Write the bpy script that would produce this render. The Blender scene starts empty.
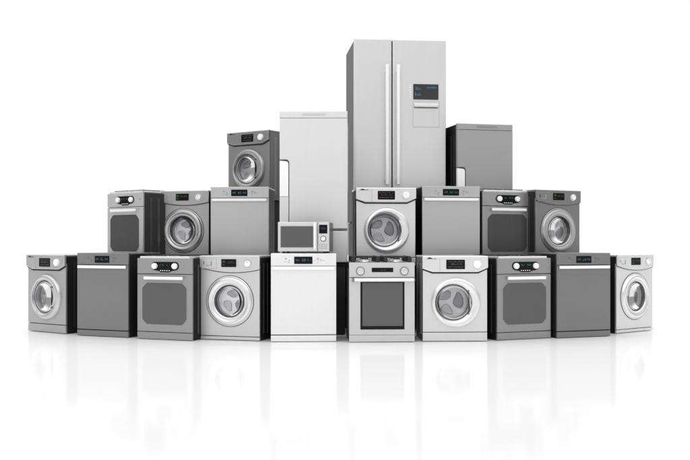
import bpy, bmesh, math, random
from mathutils import Vector, Matrix
random.seed(7)
sc = bpy.context.scene
col = sc.collection
PI = math.pi
CAM_H, FOC, HORIZON = 0.9136, 920.0, 242.4

# ------------------------------------------------------------------ materials
_m = {}
def mat(name, base, metal=0.0, rough=0.4, noise=0.04, scale=(6, 6, 6), emit=0.0, coat=0.0, spec=.5):
    key = (name, tuple(base) if not isinstance(base, (int, float)) else base, metal, rough, emit)
    if key in _m: return _m[key]
    if isinstance(base, (int, float)): base = (base, base, base)
    m = bpy.data.materials.new(name); m.use_nodes = True
    nt = m.node_tree; bs = nt.nodes['Principled BSDF']
    bs.inputs['Metallic'].default_value = metal
    bs.inputs['Specular IOR Level'].default_value = spec
    bs.inputs['Coat Weight'].default_value = coat
    bs.inputs['Coat Roughness'].default_value = 0.08
    tc = nt.nodes.new('ShaderNodeTexCoord')
    mp = nt.nodes.new('ShaderNodeMapping'); mp.inputs['Scale'].default_value = scale
    nz = nt.nodes.new('ShaderNodeTexNoise'); nz.inputs['Scale'].default_value = 1.0
    nz.inputs['Detail'].default_value = 4.0
    nt.links.new(tc.outputs['Object'], mp.inputs['Vector'])
    nt.links.new(mp.outputs['Vector'], nz.inputs['Vector'])
    cr = nt.nodes.new('ShaderNodeMapRange')
    cr.inputs['To Min'].default_value = 1.0 - noise; cr.inputs['To Max'].default_value = 1.0 + noise
    nt.links.new(nz.outputs['Fac'], cr.inputs['Value'])
    vm = nt.nodes.new('ShaderNodeVectorMath'); vm.operation = 'SCALE'
    vm.inputs[0].default_value = (.004, .004, .004) if emit else base
    nt.links.new(cr.outputs['Result'], vm.inputs['Scale'])
    nt.links.new(vm.outputs['Vector'], bs.inputs['Base Color'])
    rr = nt.nodes.new('ShaderNodeMapRange')
    rr.inputs['To Min'].default_value = max(0.02, rough * 0.85); rr.inputs['To Max'].default_value = min(1, rough * 1.15)
    nt.links.new(nz.outputs['Fac'], rr.inputs['Value'])
    nt.links.new(rr.outputs['Result'], bs.inputs['Roughness'])
    if emit:
        bs.inputs['Emission Color'].default_value = (*base, 1)
        bs.inputs['Emission Strength'].default_value = emit
    _m[key] = m
    return m

def satin(v):
    return mat('satin_metal', v, .72, .30, .0, (2, 2, 2))

def steel(v, tint=(1, 1, 1), rough=0.38, metal=0.62):
    return mat('painted_steel', tuple(v * t for t in tint), metal, rough, 0.02, (40, 40, 3))

def glass_mat():
    if 'gl' in _m: return _m['gl']
    m = bpy.data.materials.new('clear_glass'); m.use_nodes = True
    nt = m.node_tree; nt.nodes.clear()
    out = nt.nodes.new('ShaderNodeOutputMaterial'); mx = nt.nodes.new('ShaderNodeMixShader')
    tr = nt.nodes.new('ShaderNodeBsdfTransparent'); tr.inputs['Color'].default_value = (.93, .93, .95, 1)
    gl = nt.nodes.new('ShaderNodeBsdfGlossy'); gl.inputs['Roughness'].default_value = 0.03
    lw = nt.nodes.new('ShaderNodeLayerWeight'); lw.inputs['Blend'].default_value = 0.32
    nt.links.new(lw.outputs['Fresnel'], mx.inputs['Fac'])
    nt.links.new(tr.outputs[0], mx.inputs[1]); nt.links.new(gl.outputs[0], mx.inputs[2])
    nt.links.new(mx.outputs[0], out.inputs['Surface'])
    _m['gl'] = m
    return m

BLACK = mat('black_plastic', .006, 0, .35, spec=.2)
SCREEN = mat('display_glass', .006, 0, .12, spec=.15)
SLOT = mat('dark_gap', .012, 0, .8)
WHITE = mat('white_plastic', .95, 0, .3)
CHROME = mat('bright_metal', .9, .7, .22, .01)
BARMET = mat('polished_handle', .97, .1, .25, .01)
IRON = mat('cast_iron', .012, 0, .5, .15, (60, 60, 60))
TEAL = mat('teal_digits', (.03, .30, .36), 0, .4, 0, emit=0.24)
GREEN = mat('green_digits', (.04, .55, .12), 0, .4, 0, emit=0.2)
RED = mat('red_digits', (.6, .03, .03), 0, .4, 0, emit=0.09)
BLUE = mat('blue_digits', (.03, .35, .6), 0, .4, 0, emit=0.42)
VIOLET = mat('violet_digits', (.06, .06, .4), 0, .4, 0, emit=0.14)
DIM = mat('pale_print', .06, 0, .5)
PRINT = mat('grey_print', .35, 0, .5)
RUBBER = mat('rubber_seal', .05, 0, .6)
OVENGLASS = mat('smoked_glass', .10, 0, .18, .05)

# ------------------------------------------------------------------ mesh helper
class MB:
    def __init__(s, w=0.0, oy=0.0):
        s.bm = bmesh.new(); s.w = w; s.oy = oy
    def _merge(s, t):
        me = bpy.data.meshes.new('tmp'); t.to_mesh(me); t.free()
        s.bm.from_mesh(me); bpy.data.meshes.remove(me)
    def box(s, x0, x1, y0, y1, z0, z1, bev=0.0, seg=3, open_front=False, mi=0):
        t = bmesh.new()
        bmesh.ops.create_cube(t, size=1)
        for v in t.verts:
            v.co = Vector((x0 + (v.co.x + .5) * (x1 - x0), y0 + (v.co.y + .5) * (y1 - y0), z0 + (v.co.z + .5) * (z1 - z0)))
        if open_front:
            fs = [f for f in t.faces if all(abs(v.co.y - y0) < 1e-6 for v in f.verts)]
            bmesh.ops.delete(t, geom=fs, context='FACES_ONLY')
        if bev:
            es = [e for e in t.edges if len(e.link_faces) == 2]
            bmesh.ops.bevel(t, geom=es, offset=bev, segments=seg, profile=.5, affect='EDGES', clamp_overlap=True)
        for f in t.faces: f.material_index = mi
        s._merge(t); return s
    def prism(s, pts, y0, y1, bev=0.0, seg=2):
        t = bmesh.new()
        a = [t.verts.new((x, y0, z)) for x, z in pts]
        b = [t.verts.new((x, y1, z)) for x, z in pts]
        n = len(pts)
        f = t.faces.new(a); t.faces.new(b[::-1])
        for i in range(n): t.faces.new((a[i], b[i], b[(i + 1) % n], a[(i + 1) % n]))
        bmesh.ops.recalc_face_normals(t, faces=t.faces)
        if bev:
            es = list(f.edges)
            bmesh.ops.bevel(t, geom=es, offset=bev, segments=seg, profile=.5, affect='EDGES', clamp_overlap=True)
        s._merge(t); return s
    def plate(s, x0, x1, z0, z1, th, rnd, hole=None):
        """front skin at y=0 with rounded outer edges and an optional round hole"""
        t = bmesh.new()
        def loop(i, y):
            return [t.verts.new(c) for c in ((x0 + i, y, z0 + i), (x1 - i, y, z0 + i), (x1 - i, y, z1 - i), (x0 + i, y, z1 - i))]
        loops = [loop(0, th), loop(0, rnd)]
        for k in range(1, 4):
            a = k / 3 * PI / 2
            loops.append(loop(rnd * (1 - math.cos(a)), rnd * (1 - math.sin(a))))
        for A, C in zip(loops, loops[1:]):
            for i in range(4): t.faces.new((A[i], A[(i + 1) % 4], C[(i + 1) % 4], C[i]))
        L = loops[-1]
        if hole:
            cx, cz, r = hole
            c = [t.verts.new((cx + r * math.cos(a), 0, cz + r * math.sin(a))) for a in [2 * PI * k / 64 for k in range(64)]]
            es = [t.edges.new((c[k], c[(k + 1) % 64])) for k in range(64)]
            for i in range(4):
                es.append(t.edges.get((L[i], L[(i + 1) % 4])))
            bmesh.ops.triangle_fill(t, edges=es, use_beauty=True)
        else:
            t.faces.new(L)
        bmesh.ops.recalc_face_normals(t, faces=t.faces)
        s._merge(t); return s
    def lathe(s, prof, cx, cz, seg=72, close=False):
        """prof: (r, y) or (r, y, dx) rings about an axis along y"""
        t = bmesh.new(); rings = []
        for p in prof:
            r, y = p[0], p[1]; dx = p[2] if len(p) > 2 else 0
            if r < 1e-6: rings.append([t.verts.new((cx + dx, y, cz))])
            else: rings.append([t.verts.new((cx + dx + r * math.cos(2 * PI * k / seg), y, cz + r * math.sin(2 * PI * k / seg))) for k in range(seg)])
        for A, C in zip(rings, rings[1:]):
            for k in range(seg):
                k2 = (k + 1) % seg
                if len(A) == 1: t.faces.new((A[0], C[k], C[k2]))
                elif len(C) == 1: t.faces.new((A[k], A[k2], C[0]))
                else: t.faces.new((A[k], A[k2], C[k2], C[k]))
        bmesh.ops.recalc_face_normals(t, faces=t.faces)
        s._merge(t); return s
    def zlathe(s, prof, cx, cy, seg=32):
        t = bmesh.new(); rings = []
        for r, z in prof:
            if r < 1e-6: rings.append([t.verts.new((cx, cy, z))])
            else: rings.append([t.verts.new((cx + r * math.cos(2 * PI * k / seg), cy + r * math.sin(2 * PI * k / seg), z)) for k in range(seg)])
        for A, C in zip(rings, rings[1:]):
            for k in range(seg):
                k2 = (k + 1) % seg
                if len(A) == 1: t.faces.new((A[0], C[k], C[k2]))
                elif len(C) == 1: t.faces.new((A[k], A[k2], C[0]))
                else: t.faces.new((A[k], A[k2], C[k2], C[k]))
        bmesh.ops.recalc_face_normals(t, faces=t.faces)
        s._merge(t); return s
    def out(s, name, m, parent=None, label=None):
        for v in s.bm.verts: v.co += Vector((-s.w / 2, s.oy, 0))
        me = bpy.data.meshes.new(name); s.bm.to_mesh(me); s.bm.free()
        me.polygons.foreach_set('use_smooth', [True] * len(me.polygons))
        me.set_sharp_from_angle(angle=math.radians(38))
        me.materials.append(m)
        o = bpy.data.objects.new(name, me); col.objects.link(o)
        wn = o.modifiers.new('weighted_normal', 'WEIGHTED_NORMAL'); wn.keep_sharp = True; wn.weight = 100
        if parent: o.parent = parent
        if label: o['label'] = label
        return o

def thing(name, label, cat, group, loc, rz):
    o = bpy.data.objects.new(name, None); col.objects.link(o)
    o.empty_display_size = .2
    o.location = loc; o.rotation_euler = (0, 0, rz)
    o['label'] = label; o['category'] = cat
    if group: o['group'] = group
    return o

def arc(cx, cz, r, a0, a1, n):
    return [(cx + r * math.cos(math.radians(a0 + (a1 - a0) * k / n)), cz + r * math.sin(math.radians(a0 + (a1 - a0) * k / n))) for k in range(n + 1)]

def rrect(x0, x1, z0, z1, r, n=6):
    return arc(x1 - r, z1 - r, r, 0, 90, n) + arc(x0 + r, z1 - r, r, 90, 180, n) + arc(x0 + r, z0 + r, r, 180, 270, n) + arc(x1 - r, z0 + r, r, 270, 360, n)

def sector(cx, cz, r0, r1, a0, a1, n=14):
    """rounded lobe between two angles"""
    p = arc(cx, cz, r1, a0, a1, n); mid = (a0 + a1) / 2
    b = (cx + r0 * math.cos(math.radians(mid)), cz + r0 * math.sin(math.radians(mid)))
    return p + [b]

def glyphs(x0, x1, z, hgt, mm, parent, y, w, oy, n=None, fill=.8):
    """rows of lit segments on a display"""
    b = MB(w, oy); x = x0; k = 0
    while x < x1:
        ww = hgt * random.uniform(.35, .6)
        if random.random() < fill:
            zz = hgt * random.choice((.5, .8, 1, 1))
            b.box(x, min(x + ww, x1), y, y + .001, z, z + zz)
        x += ww + hgt * .22
    return b

DPT = 0.54      # cabinet depth of the floor-standing machines
def cabinet(root, w, h, d, m, z0=0.0, front=.02, open_front=False, ribs=True, top=None):  # side colours carry the shade between neighbours; open sides are lighter
    b = MB(w, -d / 2)
    b.box(.004, w - .004, front, d, z0, h, .006, 2, open_front)
    if ribs:
        for sx in (0, 1):
            for yy in (.10, .20, .40):
                if yy + .05 > d - .03: continue
                xa = (w - .006) if sx else -.002
                b.box(xa, xa + .008, yy, yy + .030, z0 + .07 * h, h - .07 * h, .0035, 2, mi=1)
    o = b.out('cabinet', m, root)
    if ribs: o.data.materials.append(mat('rib_highlight', .025 + 1.8 * m.node_tree.nodes['Vector Math'].inputs[0].default_value[0], .5, .3))  # ribs paler than the cabinet, a highlight put into their colour
    return o

def knob(parent, w, d, x, z, r, m, ring=None, y0=0.0, hgt=.022, mark=True):
    b = MB(w, -d / 2)
    b.lathe([(r, y0), (r, y0 - hgt * .7), (r * .93, y0 - hgt * .92), (r * .8, y0 - hgt), (0, y0 - hgt)], x, z, 40)
    k = b.out('knob', m, parent)
    if ring:
        MB(w, -d / 2).lathe([(r * 1.28, y0 - .0005), (r * 1.26, y0 - .005), (r * 1.1, y0 - .006), (r * 1.04, y0 - .002)], x, z, 40).out('knob_ring', ring, k)
    if mark:
        MB(w, -d / 2).box(x - .003, x + .003, y0 - hgt - .001, y0 - hgt + .001, z + r * .3, z + r * .75).out('pointer', PRINT, k)
    return k

# ------------------------------------------------------------------ washing machine, angular control panel
def washer_a(label, group, loc, rz, fin, side, dispmark=None, ring=None, fascia=None):
    w, h, d = .6, .7923, DPT
    F = steel(fin); S = mat('cabinet_paint_shade', side, 0, .55, spec=.12); Fa = steel(fascia or fin * 1.05, rough=.34)
    R = satin(ring or min(.86, fin * 1.3))
    t = thing('washing_machine', label, 'washing machine', group, loc, rz)
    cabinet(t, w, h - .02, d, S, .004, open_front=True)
    MB(w, -d / 2).box(.001, w - .001, .001, d, h - .022, h - .002, .007).out('worktop', Fa, t)
    DX, DZ, IX = .306, .362, -.022
    MB(w, -d / 2).plate(.002, w - .002, .090, .70, .02, .006, (DX + IX, DZ, .168)).out('front_panel', F, t)
    MB(w, -d / 2).plate(.002, w - .002, .006, .0845, .02, .005).out('kick_plate', F, t)
    # control panel, its lower edge bent up at both ends
    pts = [(-.004, h - .004), (-.004, .672), (.09, .640), (.51, .640), (w + .004, .680), (w + .004, h - .004)]
    cp = MB(w, -d / 2).prism(pts, -.024, .004, .013, 4).out('control_panel', Fa, t)
    g = [(-.001, .70), (-.001, .660), (.088, .6275), (.512, .6275), (w + .001, .668), (w + .001, .70)]
    MB(w, -d / 2).prism(g, -.008, .002, .002).out('gap_strip', SLOT, cp)  # dark strip standing in for the gap's darkness under the panel
    b = MB(w, -d / 2)
    b.box(.156, .1585, -.0252, -.0240, .645, .765)
    b.box(.020, .156, -.0252, -.0240, .757, .7585)
    b.out('drawer_seam', PRINT, cp)
    # maker's mark: a small dark wave
    lo = arc(.062, .735, .034, 60, 130, 8) + arc(.085, .737, .030, 50, 120, 8)[::-1]
    b = MB(w, -d / 2)
    up = [(.040 + .08 * k / 14, .7655 + .006 * math.sin(k / 14 * 2.2 * PI) + .006 * math.sin(k / 14 * PI)) for k in range(15)]
    b.prism(up + [(x, .7635 - .001) for x, z in up[::-1]], -.0265, -.023)
    b.out('emblem', BLACK, cp)
    dp = MB(w, -d / 2).prism(rrect(.215, .388, .668, .755, .006), -.027, -.023, .0015).out('display', SCREEN, cp)
    glyphs(.232, .372, .732, .010, None, dp, -.028, w, -d / 2).out('readout', DIM, dp)
    glyphs(.25, .36, .708, .015, None, dp, -.028, w, -d / 2).out('readout', dispmark or DIM, dp)
    glyphs(.232, .372, .684, .010, None, dp, -.028, w, -d / 2).out('readout', DIM, dp)
    knob(cp, w, d, .499, .712, .036, WHITE, None, -.024, .024, False)
    # porthole door: broad ring, off-centre glass, finger grip on the right
    door = MB(w, -d / 2).lathe([(.232, .0005), (.231, -.010), (.224, -.026), (.210, -.036), (.196, -.038, -.004), (.182, -.033, -.012),
                     (.172, -.022, IX), (.166, -.012, IX), (.163, .004, IX)], DX, DZ, 96).out('door', R, t)
    MB(w, -d / 2).lathe([(.166, -.010, IX), (.163, -.012, IX), (.159, -.006, IX), (.157, .012, IX)], DX, DZ, 96).out('inner_ring', mat('dark_chrome', .16, .6, .4), door)
    MB(w, -d / 2).lathe([(.1588, -.002, IX), (.156, -.008, IX), (.152, -.006, IX), (.149, .006, IX), (.148, .03, IX)], DX, DZ, 96).out('window_rim', steel(.5, rough=.35, metal=.7), door)
    gx = DX + IX
    lens = arc(gx, DZ, .170, -35, 35, 14) + arc(gx + .103, DZ, .104, 71, -71, 18)
    hd = MB(w, -d / 2).prism(lens, -.037, -.018).out('handle', R, door)
    slit = arc(gx, DZ, .1695, -40, 40, 16) + arc(gx, DZ, .163, 40, -40, 16)
    MB(w, -d / 2).prism(slit, -.0372, -.018).out('grip_gap', mat('gap_grey', .16, .3, .4), hd)
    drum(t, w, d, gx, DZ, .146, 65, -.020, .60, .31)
    MB(w, -d / 2).lathe([(.1485, .002), (.138, .016), (.11, .033), (.07, .046), (.03, .052), (0, .053)], gx, DZ, 72).out('door_glass', glass_mat(), door)
    return t

def drum(t, w, d, cx, cz, r, a0, dx, light, dark):
    b = MB(w, -d / 2)
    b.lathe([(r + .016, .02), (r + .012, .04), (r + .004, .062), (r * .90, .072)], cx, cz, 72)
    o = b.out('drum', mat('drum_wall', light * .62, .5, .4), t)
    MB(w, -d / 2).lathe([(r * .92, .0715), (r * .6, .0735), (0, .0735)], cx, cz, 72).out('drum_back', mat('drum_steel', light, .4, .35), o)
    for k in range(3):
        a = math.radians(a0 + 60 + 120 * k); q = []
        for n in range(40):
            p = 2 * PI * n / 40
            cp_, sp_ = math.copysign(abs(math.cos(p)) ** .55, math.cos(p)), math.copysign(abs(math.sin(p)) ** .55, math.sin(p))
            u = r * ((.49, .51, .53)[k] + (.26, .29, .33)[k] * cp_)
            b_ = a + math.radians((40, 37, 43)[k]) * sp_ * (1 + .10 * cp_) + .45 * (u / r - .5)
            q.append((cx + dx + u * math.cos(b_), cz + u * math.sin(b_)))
        MB(w, -d / 2).prism(q, .058, .073, .011, 4).out('paddle', mat('paddle_metal', dark * (1, 1.35, .8)[k], .6, .25), o)  # dark grey paddles, each a slightly different tone
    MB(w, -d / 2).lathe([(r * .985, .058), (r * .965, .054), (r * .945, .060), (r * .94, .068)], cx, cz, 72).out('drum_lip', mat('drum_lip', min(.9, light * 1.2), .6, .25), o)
    return o

# ------------------------------------------------------------------ washing machine, curved control panel
def washer_b(label, group, loc, rz, fin, side, ring=None):
    w, h, d = .598, .792, DPT
    F = steel(fin); S = mat('cabinet_paint_shade', side, 0, .55, spec=.12)
    R = satin(ring or min(.86, fin * 1.2))
    t = thing('washing_machine', label, 'washing machine', group, loc, rz)
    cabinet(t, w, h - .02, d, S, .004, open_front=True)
    MB(w, -d / 2).box(.001, w - .001, .003, d, h - .024, h - .002, .007).out('worktop', F, t)
    DX, DZ = .30, .366
    MB(w, -d / 2).plate(.002, w - .002, .040, .70, .02, .008, (DX, DZ, .168)).out('front_panel', F, t)
    MB(w, -d / 2).plate(.002, w - .002, .006, .035, .02, .005).out('kick_plate', F, t)
    low = [(x, .634 + .038 * ((x - .33) / .3) ** 2) for x in [-.002 + (w + .004) * k / 24 for k in range(25)]]
    pts = low + [(w + .002, h - .004), (-.002, h - .004)]
    cp = MB(w, -d / 2).prism(pts, -.014, .004, .007, 3).out('control_panel', F, t)
    lw = [(x, z - .0065) for x, z in low]
    MB(w, -d / 2).prism([(min(max(x, .001), w - .001), z) for x, z in lw] + [(w - .001, .70), (.001, .70)], -.004, .002).out('gap_strip', mat('seam_grey', .09, 0, .6), cp)  # strip standing in for the dark seam under the curved panel
    # detergent drawer with its recessed pull
    sm = MB(w, -d / 2)
    sm.box(.016, .172, -.0146, -.0138, .668, .762)
    dr = sm.out('drawer_seam', PRINT, cp)
    dw = MB(w, -d / 2).box(.0185, .1695, -.0165, -.0136, .6705, .7595, .0012).out('drawer', F, cp)
    b = MB(w, -d / 2); b.box(.040, .046, -.0175, -.0163, .708, .738); b.out('drawer_mark', BLACK, dw)
    b = MB(w, -d / 2); b.prism(rrect(.112, .126, .694, .740, .004), -.0185, -.0163, .001); b.prism(rrect(.060, .108, .694, .702, .002), -.0175, -.0163); b.out('drawer_pull', PRINT, dw)
    dp = MB(w, -d / 2).prism(rrect(.220, .370, .684, .758, .005), -.018, -.013, .0015).out('display', SCREEN, cp)
    glyphs(.232, .262, .725, .020, None, dp, -.019, w, -d / 2, fill=1).out('readout', GREEN, dp)
    glyphs(.232, .255, .700, .010, None, dp, -.019, w, -d / 2, fill=1).out('readout', GREEN, dp)
    glyphs(.275, .355, .72, .018, None, dp, -.019, w, -d / 2).out('readout', mat('dull_red_print', (.035, .016, .014), 0, .5), dp)
    b = MB(w, -d / 2)
    for k in range(4): b.box(.385, .392, -.0155, -.0138, .695 + k * .016, .699 + k * .016)
    b.out('indicator_lamp', PRINT, cp)
    knob(cp, w, d, .486, .717, .030, WHITE, steel(.7, rough=.2, metal=.8), -.014, .022)
    door = MB(w, -d / 2).lathe([(.236, .0005), (.234, -.006), (.230, -.008), (.226, -.005), (.222, -.014), (.214, -.024), (.202, -.029), (.190, -.027), (.180, -.021),
                     (.172, -.019), (.160, -.021), (.152, -.014), (.149, .006)], DX, DZ, 96).out('door', R, t)
    MB(w, -d / 2).lathe([(.241, -.0004), (.239, -.004), (.234, -.001)], DX, DZ, 96).out('seal', mat('seam_grey', .09, 0, .6), door)
    MB(w, -d / 2).lathe([(.151, -.006), (.146, -.012), (.139, -.004), (.135, .02)], DX, DZ, 96).out('window_rim', mat('dark_chrome', .10, .6, .25), door)
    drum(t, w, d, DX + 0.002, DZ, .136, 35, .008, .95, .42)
    MB(w, -d / 2).lathe([(.137, .004), (.125, .018), (.10, .034), (.06, .047), (.02, .052), (0, .052)], DX, DZ, 72).out('door_glass', glass_mat(), door)
    b = MB(w, -d / 2)
    b.prism([(DX + .158 + .006 * (z > 0), DZ + z) for z in ()] or rrect(DX + .157, DX + .170, DZ - .05, DZ + .05, .006), -.026, -.016, .003)
    b.out('grip', R, door)
    return t

# ------------------------------------------------------------------ dishwasher
def dishwasher(label, group, loc, rz, fin, side=.02):
    w, h, d = .602, .8124, DPT
    F = steel(fin); t = thing('dishwasher', label, 'dishwasher', group, loc, rz)
    cabinet(t, w, h - .012, d, mat('cabinet_paint_shade', side, 0, .55, spec=.12), .004, ribs=False)
    MB(w, -d / 2).box(.001, w - .001, .004, d, h - .016, h - .001, .005).out('worktop', F, t)
    cp = MB(w, -d / 2).plate(.001, w - .001, .6975, h - .001, .022, .006).out('control_panel', F, t)
    door = MB(w, -d / 2).plate(.001, w - .001, .068, .6945, .022, .005).out('door', F, t)
    MB(w, -d / 2).plate(.001, w - .001, .005, .060, .022, .004).out('kick_plate', F, t)
    hb = MB(w, -d / 2)
    hb.box(.018, .584, -.022, -.006, .662, .690, .005)
    hb.box(.03, .06, -.012, .002, .668, .684); hb.box(.54, .57, -.012, .002, .668, .684)
    hb.out('handle', BARMET, door)
    dp = MB(w, -d / 2).prism(rrect(.214, .382, .716, .783, .004), -.004, .001, .001).out('display', SCREEN, cp)
    glyphs(.228, .262, .742, .020, None, dp, -.005, w, -d / 2, fill=1).out('readout', TEAL, dp)
    glyphs(.285, .320, .738, .026, None, dp, -.005, w, -d / 2, fill=1).out('readout', TEAL, dp)
    glyphs(.335, .368, .742, .018, None, dp, -.005, w, -d / 2).out('readout', TEAL, dp)
    for x, z, r in ((.138, .764, .010), (.168, .748, .007), (.432, .762, .013), (.462, .752, .009), (.168, .728, .006), (.430, .732, .006)):
        MB(w, -d / 2).lathe([(r, .0003), (r, -.0025), (r * .65, -.0032), (r * .55, -.0015), (0, -.0015)], x, z, 20).out('button', mat('button_grey', min(.6, fin * .75), .3, .4), cp)
    for x, ww, z in ((.12, .022, .733), (.15, .022, .733), (.395, .016, .745), (.448, .016, .745), (.475, .016, .745)):
        MB(w, -d / 2).box(x, x + ww, -.0012, .0008, z, z + .003).out('print', PRINT, cp)
    return t

# ------------------------------------------------------------------ cooker with chamfered window
def cooker(label, group, loc, rz, fin, side=.03, glass=None):
    w, h, d = .597, .765, DPT
    F = steel(fin); t = thing('cooker', label, 'cooker', group, loc, rz)
    cabinet(t, w, h - .004, d, mat('cabinet_paint_shade', side, 0, .55, spec=.12), .004)
    cp = MB(w, -d / 2).plate(.001, w - .001, .619, h, .022, .006).out('control_panel', F, t)
    door = MB(w, -d / 2).plate(.001, w - .001, .0745, .6145, .022, .006).out('oven_door', F, t)
    MB(w, -d / 2).plate(.001, w - .001, .005, .0695, .022, .005).out('kick_plate', F, t)
    # control cluster
    k1, k2, kz, R = .200, .417, .692, .040
    pts = arc(k1, kz, R, 100, 262, 12) + [(.243, .645), (.258, .633), (.359, .633), (.374, .645)] + arc(k2, kz, R, -82, 80, 12)
    dp = MB(w, -d / 2).prism(pts, -.004, .001, .0015).out('display', SCREEN, cp)
    b = MB(w, -d / 2)
    for k in range(5): b.box(.257 + k * .023, .266 + k * .023, -.0052, -.0038, .645, .654)
    b.out('indicator_lamp', WHITE, dp)
    glyphs(.252, .295, .695, .016, None, dp, -.005, w, -d / 2).out('readout', TEAL, dp)
    glyphs(.325, .368, .695, .016, None, dp, -.005, w, -d / 2).out('readout', TEAL, dp)
    knob(cp, w, d, k1, kz, .028, WHITE, None, -.003, .024, False); knob(cp, w, d, k2, kz, .028, WHITE, None, -.003, .024, False)
    b = MB(w, -d / 2); b.box(.548, .560, -.0012, .0008, .684, .706); b.out('print', PRINT, cp)
    hb = MB(w, -d / 2)
    hb.box(.095, .515, -.042, -.022, .565, .594, .006)
    hb.box(.12, .15, -.024, .002, .572, .588); hb.box(.46, .49, -.024, .002, .572, .588)
    hb.out('handle', BARMET, door)
    def octa(x0, x1, z0, z1, c):
        q = []
        for cx, cz, sx, sz in ((x1, z1, -1, -1), (x0, z1, 1, -1), (x0, z0, 1, 1), (x1, z0, -1, 1)):
            e = [(cx, cz + sz * c), (cx + sx * c * .28, cz + sz * c * .62), (cx + sx * c * .62, cz + sz * c * .28), (cx + sx * c, cz)]
            if sx * sz < 0: e = e[::-1]
            q += e
        return q
    wf = MB(w, -d / 2).prism(octa(.052, .547, .136, .542, .055), -.003, .001, .0015).out('window_frame', steel(min(.8, fin * 1.12), rough=.4), door)
    MB(w, -d / 2).prism(octa(.060, .539, .144, .534, .052), -.0055, -.001, .001).out('window', glass or OVENGLASS, wf)
    # hob
    hob = MB(w, -d / 2)
    hob.box(.022, .560, .012, d - .02, h - .004, h + .018, .006)
    hob = hob.out('hob', CHROME, t)
    for gx in (.16, .42):
        for gy in (.16, .40):
            MB(w, -d / 2).zlathe([(.055, h + .0185), (.053, h + .021), (.035, h + .0225), (0, h + .0225)], gx, gy).out('burner', IRON, hob)
        b = MB(w, -d / 2)
        for yy in (.06, .27, .49): b.box(gx - .115, gx + .115, yy, yy + .010, h + .023, h + .031, .002, 1)
        for xx in (-.11, -.005, .10): b.box(gx + xx, gx + xx + .010, .06, .50, h + .0235, h + .0305, .002, 1)
        for xx in (-.11, .10):
            for yy in (.062, .488): b.box(gx + xx + .001, gx + xx + .009, yy + .001, yy + .009, h + .0175, h + .0245)
        b.out('pan_support', IRON, hob)
    return t

# ------------------------------------------------------------------ cooker with rectangular window and gas hob
def gas_cooker(label, loc, rz, fin):
    w, h, d = .603, .7274, DPT
    F = steel(fin); t = thing('gas_cooker', label, 'cooker', None, loc, rz)
    cabinet(t, w, h - .006, d, mat('blue_black_cabinet', (.030, .030, .042), .3, .4), .004)
    MB(w, -d / 2).plate(.001, w - .001, .005, .066, .022, .005).out('kick_plate', F, t)
    cp = MB(w, -d / 2).plate(.001, w - .001, .594, h, .022, .006).out('control_panel', F, t)
    door = MB(w, -d / 2).plate(.001, w - .001, .068, .5895, .022, .005).out('oven_door', F, t)
    dp = MB(w, -d / 2).prism(rrect(.208, .404, .642, .682, .003), -.005, .001, .001).out('display', SCREEN, cp)
    glyphs(.288, .335, .654, .016, None, dp, -.006, w, -d / 2, fill=1).out('readout', RED, dp)
    kr = mat('seam_grey', .30, 0, .5)
    for x in (.104, .506): knob(cp, w, d, x, .651, .033, steel(fin * 1.1, rough=.3), kr, 0, .022, False)
    hb = MB(w, -d / 2)
    hb.box(.045, .595, -.044, -.022, .560, .586, .007)
    hb.out('handle', BARMET, door)
    b = MB(w, -d / 2)
    b.box(.028, .045, -.046, .002, .553, .590, .004); b.box(.592, .600, -.046, .002, .556, .588, .003)
    b.out('handle_bracket', mat('bracket_grey', .25, .5, .4), door)
    wf = MB(w, -d / 2).box(.104, .508, -.004, .001, .118, .553, .002).out('window_frame', BLACK, door)
    MB(w, -d / 2).box(.122, .490, -.0065, -.001, .150, .545, .001).out('window', OVENGLASS, wf)
    hob = MB(w, -d / 2).box(.004, w - .004, .003, d - .004, h - .006, h + .006, .004).out('hob', mat('hob_steel', .28, .6, .35), t)
    for gx in (.155, .448):
        for gy in (.13, .39):
            bb = MB(w, -d / 2).zlathe([(.062, h + .0065), (.060, h + .016), (.046, h + .020), (.044, h + .030), (0, h + .030)], gx, gy).out('burner', CHROME, hob)
            MB(w, -d / 2).zlathe([(.030, h + .031), (.029, h + .042), (.02, h + .045), (0, h + .045)], gx, gy).out('burner_cap', IRON, bb)
        b = MB(w, -d / 2)
        for sx in (-1, 1):
            for yy in (.02, .24, .50):
                xx = gx + sx * .112
                b.box(xx - .018, xx + .018, yy, yy + .03, h + .0062, h + .052, .006)
        for sx in (-1, 1):
            b.box(gx + sx * .112 - .009, gx + sx * .112 + .009, .03, .51, h + .044, h + .060, .003)
        for yy in (.13, .39):
            b.box(gx - .112, gx - .035, yy - .006, yy + .006, h + .0465, h + .0585, .003)
            b.box(gx + .035, gx + .112, yy - .006, yy + .006, h + .0465, h + .0585, .003)
        for yy in (.024, .504):
            b.box(gx - .06, gx + .06, yy - .005, yy + .007, h + .0455, h + .0575, .003)
        b.out('pan_support', IRON, hob)
    return t

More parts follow.
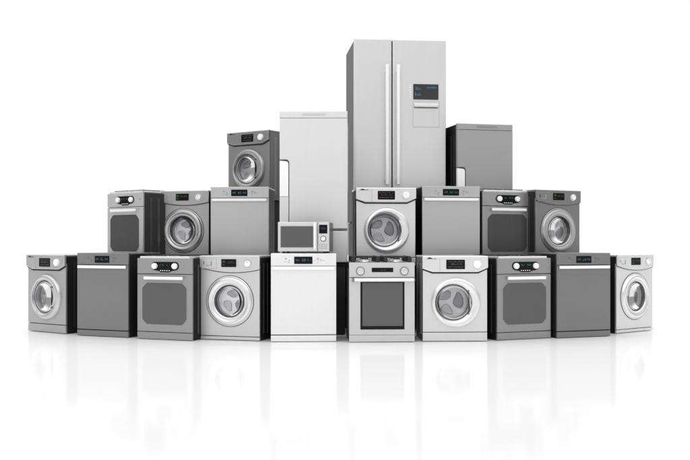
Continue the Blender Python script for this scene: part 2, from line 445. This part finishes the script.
# ------------------------------------------------------------------ single-door fridge freezer
def fridge(label, group, loc, rz, fin, side, w=.67):
    h, d = 1.532, .58
    F = steel(fin, rough=.45, metal=.3)
    t = thing('fridge_freezer', label, 'refrigerator', group, loc, rz)
    cabinet(t, w, h - .004, d, mat('cabinet_paint_shade', side, 0, .55, spec=.12), .004, .055, ribs=True)
    tr = MB(w, -d / 2).plate(.001, w - .001, h - .066, h, .05, .008).out('top_trim', F, t)
    MB(w, -d / 2).prism(rrect(.225, .455, h - .041, h - .022, .006), -.004, .002, .001).out('emblem_plate', steel(fin * .86, rough=.4), tr)
    nx, nz1, z0 = .096, 1.057, .377
    pts = [(.001, nz1), (.001, h - .0685), (w - .001, h - .0685), (w - .001, z0), (nx, z0)] + arc(nx - .034, nz1 - .034, .034, 0, 90, 8)
    door = MB(w, -d / 2).prism(pts, 0, .05, .006, 3).out('fridge_door', F, t)
    sh = [(.002, z0 - .01), (.002, nz1 - .001)] + arc(nx - .034, nz1 - .034, .033, 90, 0, 8) + [(nx - .001, z0 - .01)]
    MB(w, -d / 2).prism(sh, .034, .052).out('handle_recess', mat('recess_grey', .10, 0, .5), door)
    MB(w, -d / 2).prism([(.001, nz1 - .364), (.001, nz1 - .010)] + arc(nx - .036, nz1 - .044, .028, 90, 0, 8) + [(nx - .008, nz1 - .364)], .004, .040, .004).out('handle', mat('white_grip', .95, 0, .4), door)
    MB(w, -d / 2).box(.001, nx - .006, .001, .045, z0 + .002, nz1 - .368, .004).out('handle_strip', F, door)
    MB(w, -d / 2).plate(.001, w - .001, .045, z0 - .024, .05, .008).out('freezer_door', F, t)
    MB(w, -d / 2).box(.004, w - .004, .03, .10, .003, .040, .004).out('kick_plate', SLOT, t)
    return t

# ------------------------------------------------------------------ two-door fridge
def double_fridge(label, loc, rz, fin, side):
    w, h, d = 1.022, 2.0, .84
    F = steel(fin, rough=.36, metal=.5)
    t = thing('double_door_fridge', label, 'refrigerator', None, loc, rz)
    cabinet(t, w, h - .004, d, mat('cabinet_paint_shade', side, 0, .55, spec=.12), .004, .065, ribs=False)
    sp = .420
    ld = MB(w, -d / 2).plate(.001, sp - .006, .055, h, .06, .010).out('freezer_door', F, t)
    rd = MB(w, -d / 2).plate(sp + .006, w - .001, .055, h, .06, .010).out('fridge_door', F, t)
    MB(w, -d / 2).box(sp - .02, sp + .02, .045, .064, .06, h - .006).out('door_gasket', RUBBER, t)
    MB(w, -d / 2).box(.004, w - .004, .02, .12, .003, .048, .004).out('kick_plate', SLOT, t)
    for x0, x1, p in ((.338, .374, ld), (.460, .496, rd)):
        b = MB(w, -d / 2)
        b.box(x0, x1, -.075, -.045, .40, 1.715, .010)
        for z in (.46, 1.64): b.box(x0 + .004, x1 - .004, -.048, .002, z, z + .03, .003)
        b.out('handle', BARMET, p)
    dp = MB(w, -d / 2).prism(rrect(.654, .936, 1.346, 1.516, .006), -.005, .002, .0015).out('display', mat('display_glass', .035, 0, .15), rd)
    glyphs(.680, .735, 1.452, .030, None, dp, -.006, w, -d / 2, fill=1).out('readout', BLUE, dp)
    glyphs(.672, .735, 1.388, .030, None, dp, -.006, w, -d / 2, fill=1).out('readout', BLUE, dp)
    glyphs(.800, .912, 1.470, .020, None, dp, -.006, w, -d / 2, fill=1).out('readout', BLUE, dp)
    for k in range(6):
        MB(w, -d / 2).lathe([(.008, .0003), (.008, -.004), (.004, -.006), (0, -.006)], .622, 1.500 - k * .026, 16).out('button', WHITE, rd)
    dsm = MB(w, -d / 2)
    for a in ((.650, .944, 1.326, 1.3275), (.650, .944, 1.042, 1.0435)): dsm.box(a[0], a[1], -.0012, .0008, a[2], a[3])
    for x in (.650, .9425): dsm.box(x, x + .0015, -.0010, .0008, 1.0435, 1.326)
    dsm.out('dispenser_seam', mat('seam_grey', .2, 0, .6), rd)
    MB(w, -d / 2).box(.654, .940, -.0025, .001, 1.046, 1.249, .0012).out('dispenser_flap', F, rd)
    bar = MB(w, -d / 2).box(.660, .934, -.028, .001, 1.262, 1.302, .012, 4).out('dispenser_handle', CHROME, rd)
    MB(w, -d / 2).box(.664, .930, -.006, .001, 1.2525, 1.2605).out('dispenser_slot', mat('seam_grey', .12, 0, .6), bar)
    return t

# ------------------------------------------------------------------ microwave
def microwave(label, loc, rz, fin):
    w, h, d = .487, .292, .36
    F = steel(fin, rough=.35); t = thing('microwave_oven', label, 'microwave', None, loc, rz)
    f = .016
    MB(w, -d / 2).box(.003, w - .003, .03, d, f, h - .002, .006).out('casing', mat('cabinet_paint_shade', .10, .3, .4), t)
    door = MB(w, -d / 2).plate(.001, .376, f, h, .034, .008).out('door', F, t)
    wf = MB(w, -d / 2).box(.026, .338, -.003, .001, .052, .256, .002).out('window_frame', mat('frame_grey', .35, .4, .4), door)
    MB(w, -d / 2).box(.031, .333, -.005, -.001, .057, .251, .001).out('window', OVENGLASS, wf)
    b = MB(w, -d / 2)
    b.box(.343, .366, -.036, -.018, .030, .284, .007)
    b.box(.346, .363, -.020, .001, .05, .065); b.box(.346, .363, -.020, .001, .25, .265)
    b.out('handle', BARMET, door)
    cp = MB(w, -d / 2).plate(.379, w - .001, f, h, .034, .007).out('control_panel', F, t)
    dp = MB(w, -d / 2).prism(rrect(.391, .469, .184, .266, .003), -.004, .001, .001).out('display', SCREEN, cp)
    glyphs(.408, .432, .222, .022, None, dp, -.005, w, -d / 2, fill=1).out('readout', VIOLET, dp)
    glyphs(.440, .458, .222, .022, None, dp, -.005, w, -d / 2, fill=1).out('readout', VIOLET, dp)
    knob(cp, w, d, .431, .136, .0215, WHITE, mat('dark_chrome', .10, .5, .3), 0, .016)
    for i in range(4):
        for j in range(3):
            MB(w, -d / 2).box(.392 + i * .020, .406 + i * .020, -.003, .001, .042 + j * .018, .053 + j * .018, .001).out('button', mat('button_grey', .48, .2, .4), cp)
    for x in (.05, w - .05):
        for y in (.06, d - .06):
            MB(w, -d / 2).zlathe([(.014, f + .001), (.016, .002), (.012, .0005), (0, .0005)], x, y, 20).out('foot', RUBBER, t)
    return t

# ------------------------------------------------------------------ placing
def put(x, z, th, d=DPT, base=0.0):
    """x, z: centre of the front face's foot (metres from the camera), th: turn"""
    a = -math.radians(th)
    c = Vector((x, z, 0)) + Matrix.Rotation(a, 3, 'Z') @ Vector((0, d / 2, 0))
    return (c.x, c.y, base), a

B2, B3, BD = .673, 1.383, 1.14
foot = []          # footprints of everything that stands on the stepped plinth
def P(x, z, th, d=DPT, base=0.0, w=.6):
    loc, a = put(x, z, th, d, base)
    if base > 0: foot.append((loc, a, w, d, base))
    return loc, a

GW, GD, GC, GF = 'washing machines in the pyramid', 'dishwashers in the pyramid', 'cookers with chamfered windows', 'tall single door fridge freezers'
# front row, left to right; finish tones also carry light falling off outward
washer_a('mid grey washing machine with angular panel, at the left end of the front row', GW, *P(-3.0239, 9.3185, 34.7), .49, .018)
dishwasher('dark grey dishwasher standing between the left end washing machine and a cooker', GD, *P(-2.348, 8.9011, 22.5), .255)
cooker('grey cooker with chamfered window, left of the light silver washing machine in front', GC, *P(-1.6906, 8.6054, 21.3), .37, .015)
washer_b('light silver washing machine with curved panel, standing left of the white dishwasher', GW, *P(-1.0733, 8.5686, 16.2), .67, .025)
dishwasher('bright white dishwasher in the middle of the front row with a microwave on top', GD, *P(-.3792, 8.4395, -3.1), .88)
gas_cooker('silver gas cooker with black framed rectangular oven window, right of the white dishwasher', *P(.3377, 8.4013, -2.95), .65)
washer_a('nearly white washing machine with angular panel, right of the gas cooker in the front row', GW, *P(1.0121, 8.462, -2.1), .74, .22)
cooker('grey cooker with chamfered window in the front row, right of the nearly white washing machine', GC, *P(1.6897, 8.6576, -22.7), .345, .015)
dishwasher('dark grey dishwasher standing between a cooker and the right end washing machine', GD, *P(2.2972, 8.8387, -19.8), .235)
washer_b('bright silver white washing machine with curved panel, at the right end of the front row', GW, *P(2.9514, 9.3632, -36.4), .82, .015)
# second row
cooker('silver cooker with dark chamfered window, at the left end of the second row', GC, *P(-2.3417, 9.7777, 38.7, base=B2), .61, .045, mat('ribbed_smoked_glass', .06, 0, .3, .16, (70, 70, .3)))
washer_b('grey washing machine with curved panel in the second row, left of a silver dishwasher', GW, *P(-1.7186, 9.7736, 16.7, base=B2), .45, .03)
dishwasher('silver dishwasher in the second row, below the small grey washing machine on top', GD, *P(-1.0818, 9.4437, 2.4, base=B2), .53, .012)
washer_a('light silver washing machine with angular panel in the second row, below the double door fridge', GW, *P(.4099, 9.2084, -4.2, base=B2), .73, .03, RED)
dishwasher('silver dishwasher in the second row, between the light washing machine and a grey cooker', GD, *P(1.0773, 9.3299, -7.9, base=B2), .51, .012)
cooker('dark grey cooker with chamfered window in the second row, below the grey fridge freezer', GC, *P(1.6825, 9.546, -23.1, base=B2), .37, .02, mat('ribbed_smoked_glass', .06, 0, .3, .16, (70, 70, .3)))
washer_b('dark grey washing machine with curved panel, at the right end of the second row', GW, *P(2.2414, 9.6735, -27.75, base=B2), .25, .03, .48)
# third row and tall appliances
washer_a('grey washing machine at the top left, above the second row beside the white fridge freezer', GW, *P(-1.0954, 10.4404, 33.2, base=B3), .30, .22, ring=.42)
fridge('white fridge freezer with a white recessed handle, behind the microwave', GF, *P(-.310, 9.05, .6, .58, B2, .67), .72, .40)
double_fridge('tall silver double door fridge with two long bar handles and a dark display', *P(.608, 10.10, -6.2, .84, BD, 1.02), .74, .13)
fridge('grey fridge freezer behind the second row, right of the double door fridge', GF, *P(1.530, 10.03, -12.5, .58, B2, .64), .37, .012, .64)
microwave('small silver microwave oven standing on top of the white dishwasher', *put(-.389, 8.60, 5.5, .36, .8124), .72)

# ------------------------------------------------------------------ what they stand on
b = MB()
for loc, a, w, d, base in foot:
    t = bmesh.new(); bmesh.ops.create_cube(t, size=1)
    for v in t.verts: v.co = Vector((v.co.x * (w - .05), v.co.y * (d - .06), (v.co.z + .5) * (base - .0005)))
    bmesh.ops.bevel(t, geom=list(t.edges), offset=.004, segments=1, affect='EDGES')
    t.transform(Matrix.Translation((loc[0], loc[1], 0)) @ Matrix.Rotation(a, 4, 'Z'))
    b._merge(t)
b.box(-.06, .26, 9.78, 10.0, 0, .66, .004)  # filler block added to close a bright slit between plinths; carries nothing
rs = b.out('riser', mat('riser_black', .02, 0, .6), None); rs['kind'] = 'structure'

me = bpy.data.meshes.new('floor'); bm = bmesh.new()
vs = [bm.verts.new(c) for c in ((-70, -40, 0), (70, -40, 0), (70, 70, 0), (-70, 70, 0))]; bm.faces.new(vs); bm.to_mesh(me); bm.free()
fl = bpy.data.objects.new('floor', me); col.objects.link(fl); fl['kind'] = 'structure'
m = bpy.data.materials.new('glossy_white_floor'); m.use_nodes = True
nt = m.node_tree; nt.nodes.clear()
out = nt.nodes.new('ShaderNodeOutputMaterial'); mx = nt.nodes.new('ShaderNodeMixShader'); mx.inputs['Fac'].default_value = .265
df = nt.nodes.new('ShaderNodeBsdfDiffuse'); gl = nt.nodes.new('ShaderNodeBsdfGlossy')
tc = nt.nodes.new('ShaderNodeTexCoord'); nz = nt.nodes.new('ShaderNodeTexNoise'); nz.inputs['Scale'].default_value = 3
mr = nt.nodes.new('ShaderNodeMapRange'); mr.inputs['To Min'].default_value = .085; mr.inputs['To Max'].default_value = .11
nt.links.new(tc.outputs['Object'], nz.inputs['Vector']); nt.links.new(nz.outputs['Fac'], mr.inputs['Value']); nt.links.new(mr.outputs['Result'], gl.inputs['Roughness'])
df.inputs['Color'].default_value = (.915, .915, .915, 1); gl.inputs['Color'].default_value = (.95, .95, .95, 1)
nt.links.new(df.outputs[0], mx.inputs[1]); nt.links.new(gl.outputs[0], mx.inputs[2]); nt.links.new(mx.outputs[0], out.inputs['Surface'])
me.materials.append(m)

# ------------------------------------------------------------------ studio light
wd = bpy.data.worlds.new('World'); sc.world = wd; wd.use_nodes = True
nt = wd.node_tree; bg = nt.nodes['Background']
tc = nt.nodes.new('ShaderNodeTexCoord'); sx = nt.nodes.new('ShaderNodeSeparateXYZ')
nt.links.new(tc.outputs['Generated'], sx.inputs['Vector'])
def ss(sock, a, b_, lo, hi):
    n = nt.nodes.new('ShaderNodeMapRange'); n.interpolation_type = 'SMOOTHSTEP'
    n.inputs['From Min'].default_value = a; n.inputs['From Max'].default_value = b_
    n.inputs['To Min'].default_value = lo; n.inputs['To Max'].default_value = hi
    nt.links.new(sock, n.inputs['Value']); return n.outputs['Result']
front = ss(sx.outputs['Y'], .42, .74, .38, 1.03)        # white cyclorama ahead, sides dimmed to darken reflections in the metal
behind = ss(sx.outputs['Y'], -.45, -.85, 0.0, .24)     # added brightness behind the camera for the fronts
top = ss(sx.outputs['Z'], .30, .62, 0.0, 1.0)          # added brightness overhead to lift the floor to white
a0 = nt.nodes.new('ShaderNodeMath'); a0.operation = 'ADD'
nt.links.new(front, a0.inputs[0]); nt.links.new(behind, a0.inputs[1]); back = a0.outputs[0]
ad = nt.nodes.new('ShaderNodeMath'); ad.operation = 'ADD'
nt.links.new(back, ad.inputs[0]); nt.links.new(top, ad.inputs[1])
nt.links.new(ad.outputs[0], bg.inputs['Strength']); bg.inputs['Color'].default_value = (1, 1, 1, 1)

def softbox(name, loc, target, sx_, sy_, power):
    L = bpy.data.lights.new(name, 'AREA'); L.shape = 'RECTANGLE'; L.size = sx_; L.size_y = sy_; L.energy = power
    o = bpy.data.objects.new(name, L); col.objects.link(o); o.location = loc
    o.rotation_euler = (Vector(target) - Vector(loc)).to_track_quat('-Z', 'Y').to_euler()
softbox('key_softbox', (-2.5, .5, 6.0), (0, 9, 1.0), 5.0, 3.0, 70)

# ------------------------------------------------------------------ camera
cd = bpy.data.cameras.new('camera'); co = bpy.data.objects.new('camera', cd); col.objects.link(co)
cd.sensor_width = 36; cd.lens = FOC / 690 * 36; cd.shift_y = (HORIZON - 230) / 690
cd.clip_start = .05; cd.clip_end = 500
co.location = (0, 0, CAM_H); co.rotation_euler = (PI / 2, 0, 0)
sc.camera = co
sc.view_settings.view_transform = 'Standard'; sc.view_settings.look = 'None'
sc.view_settings.exposure = 0; sc.view_settings.gamma = 1
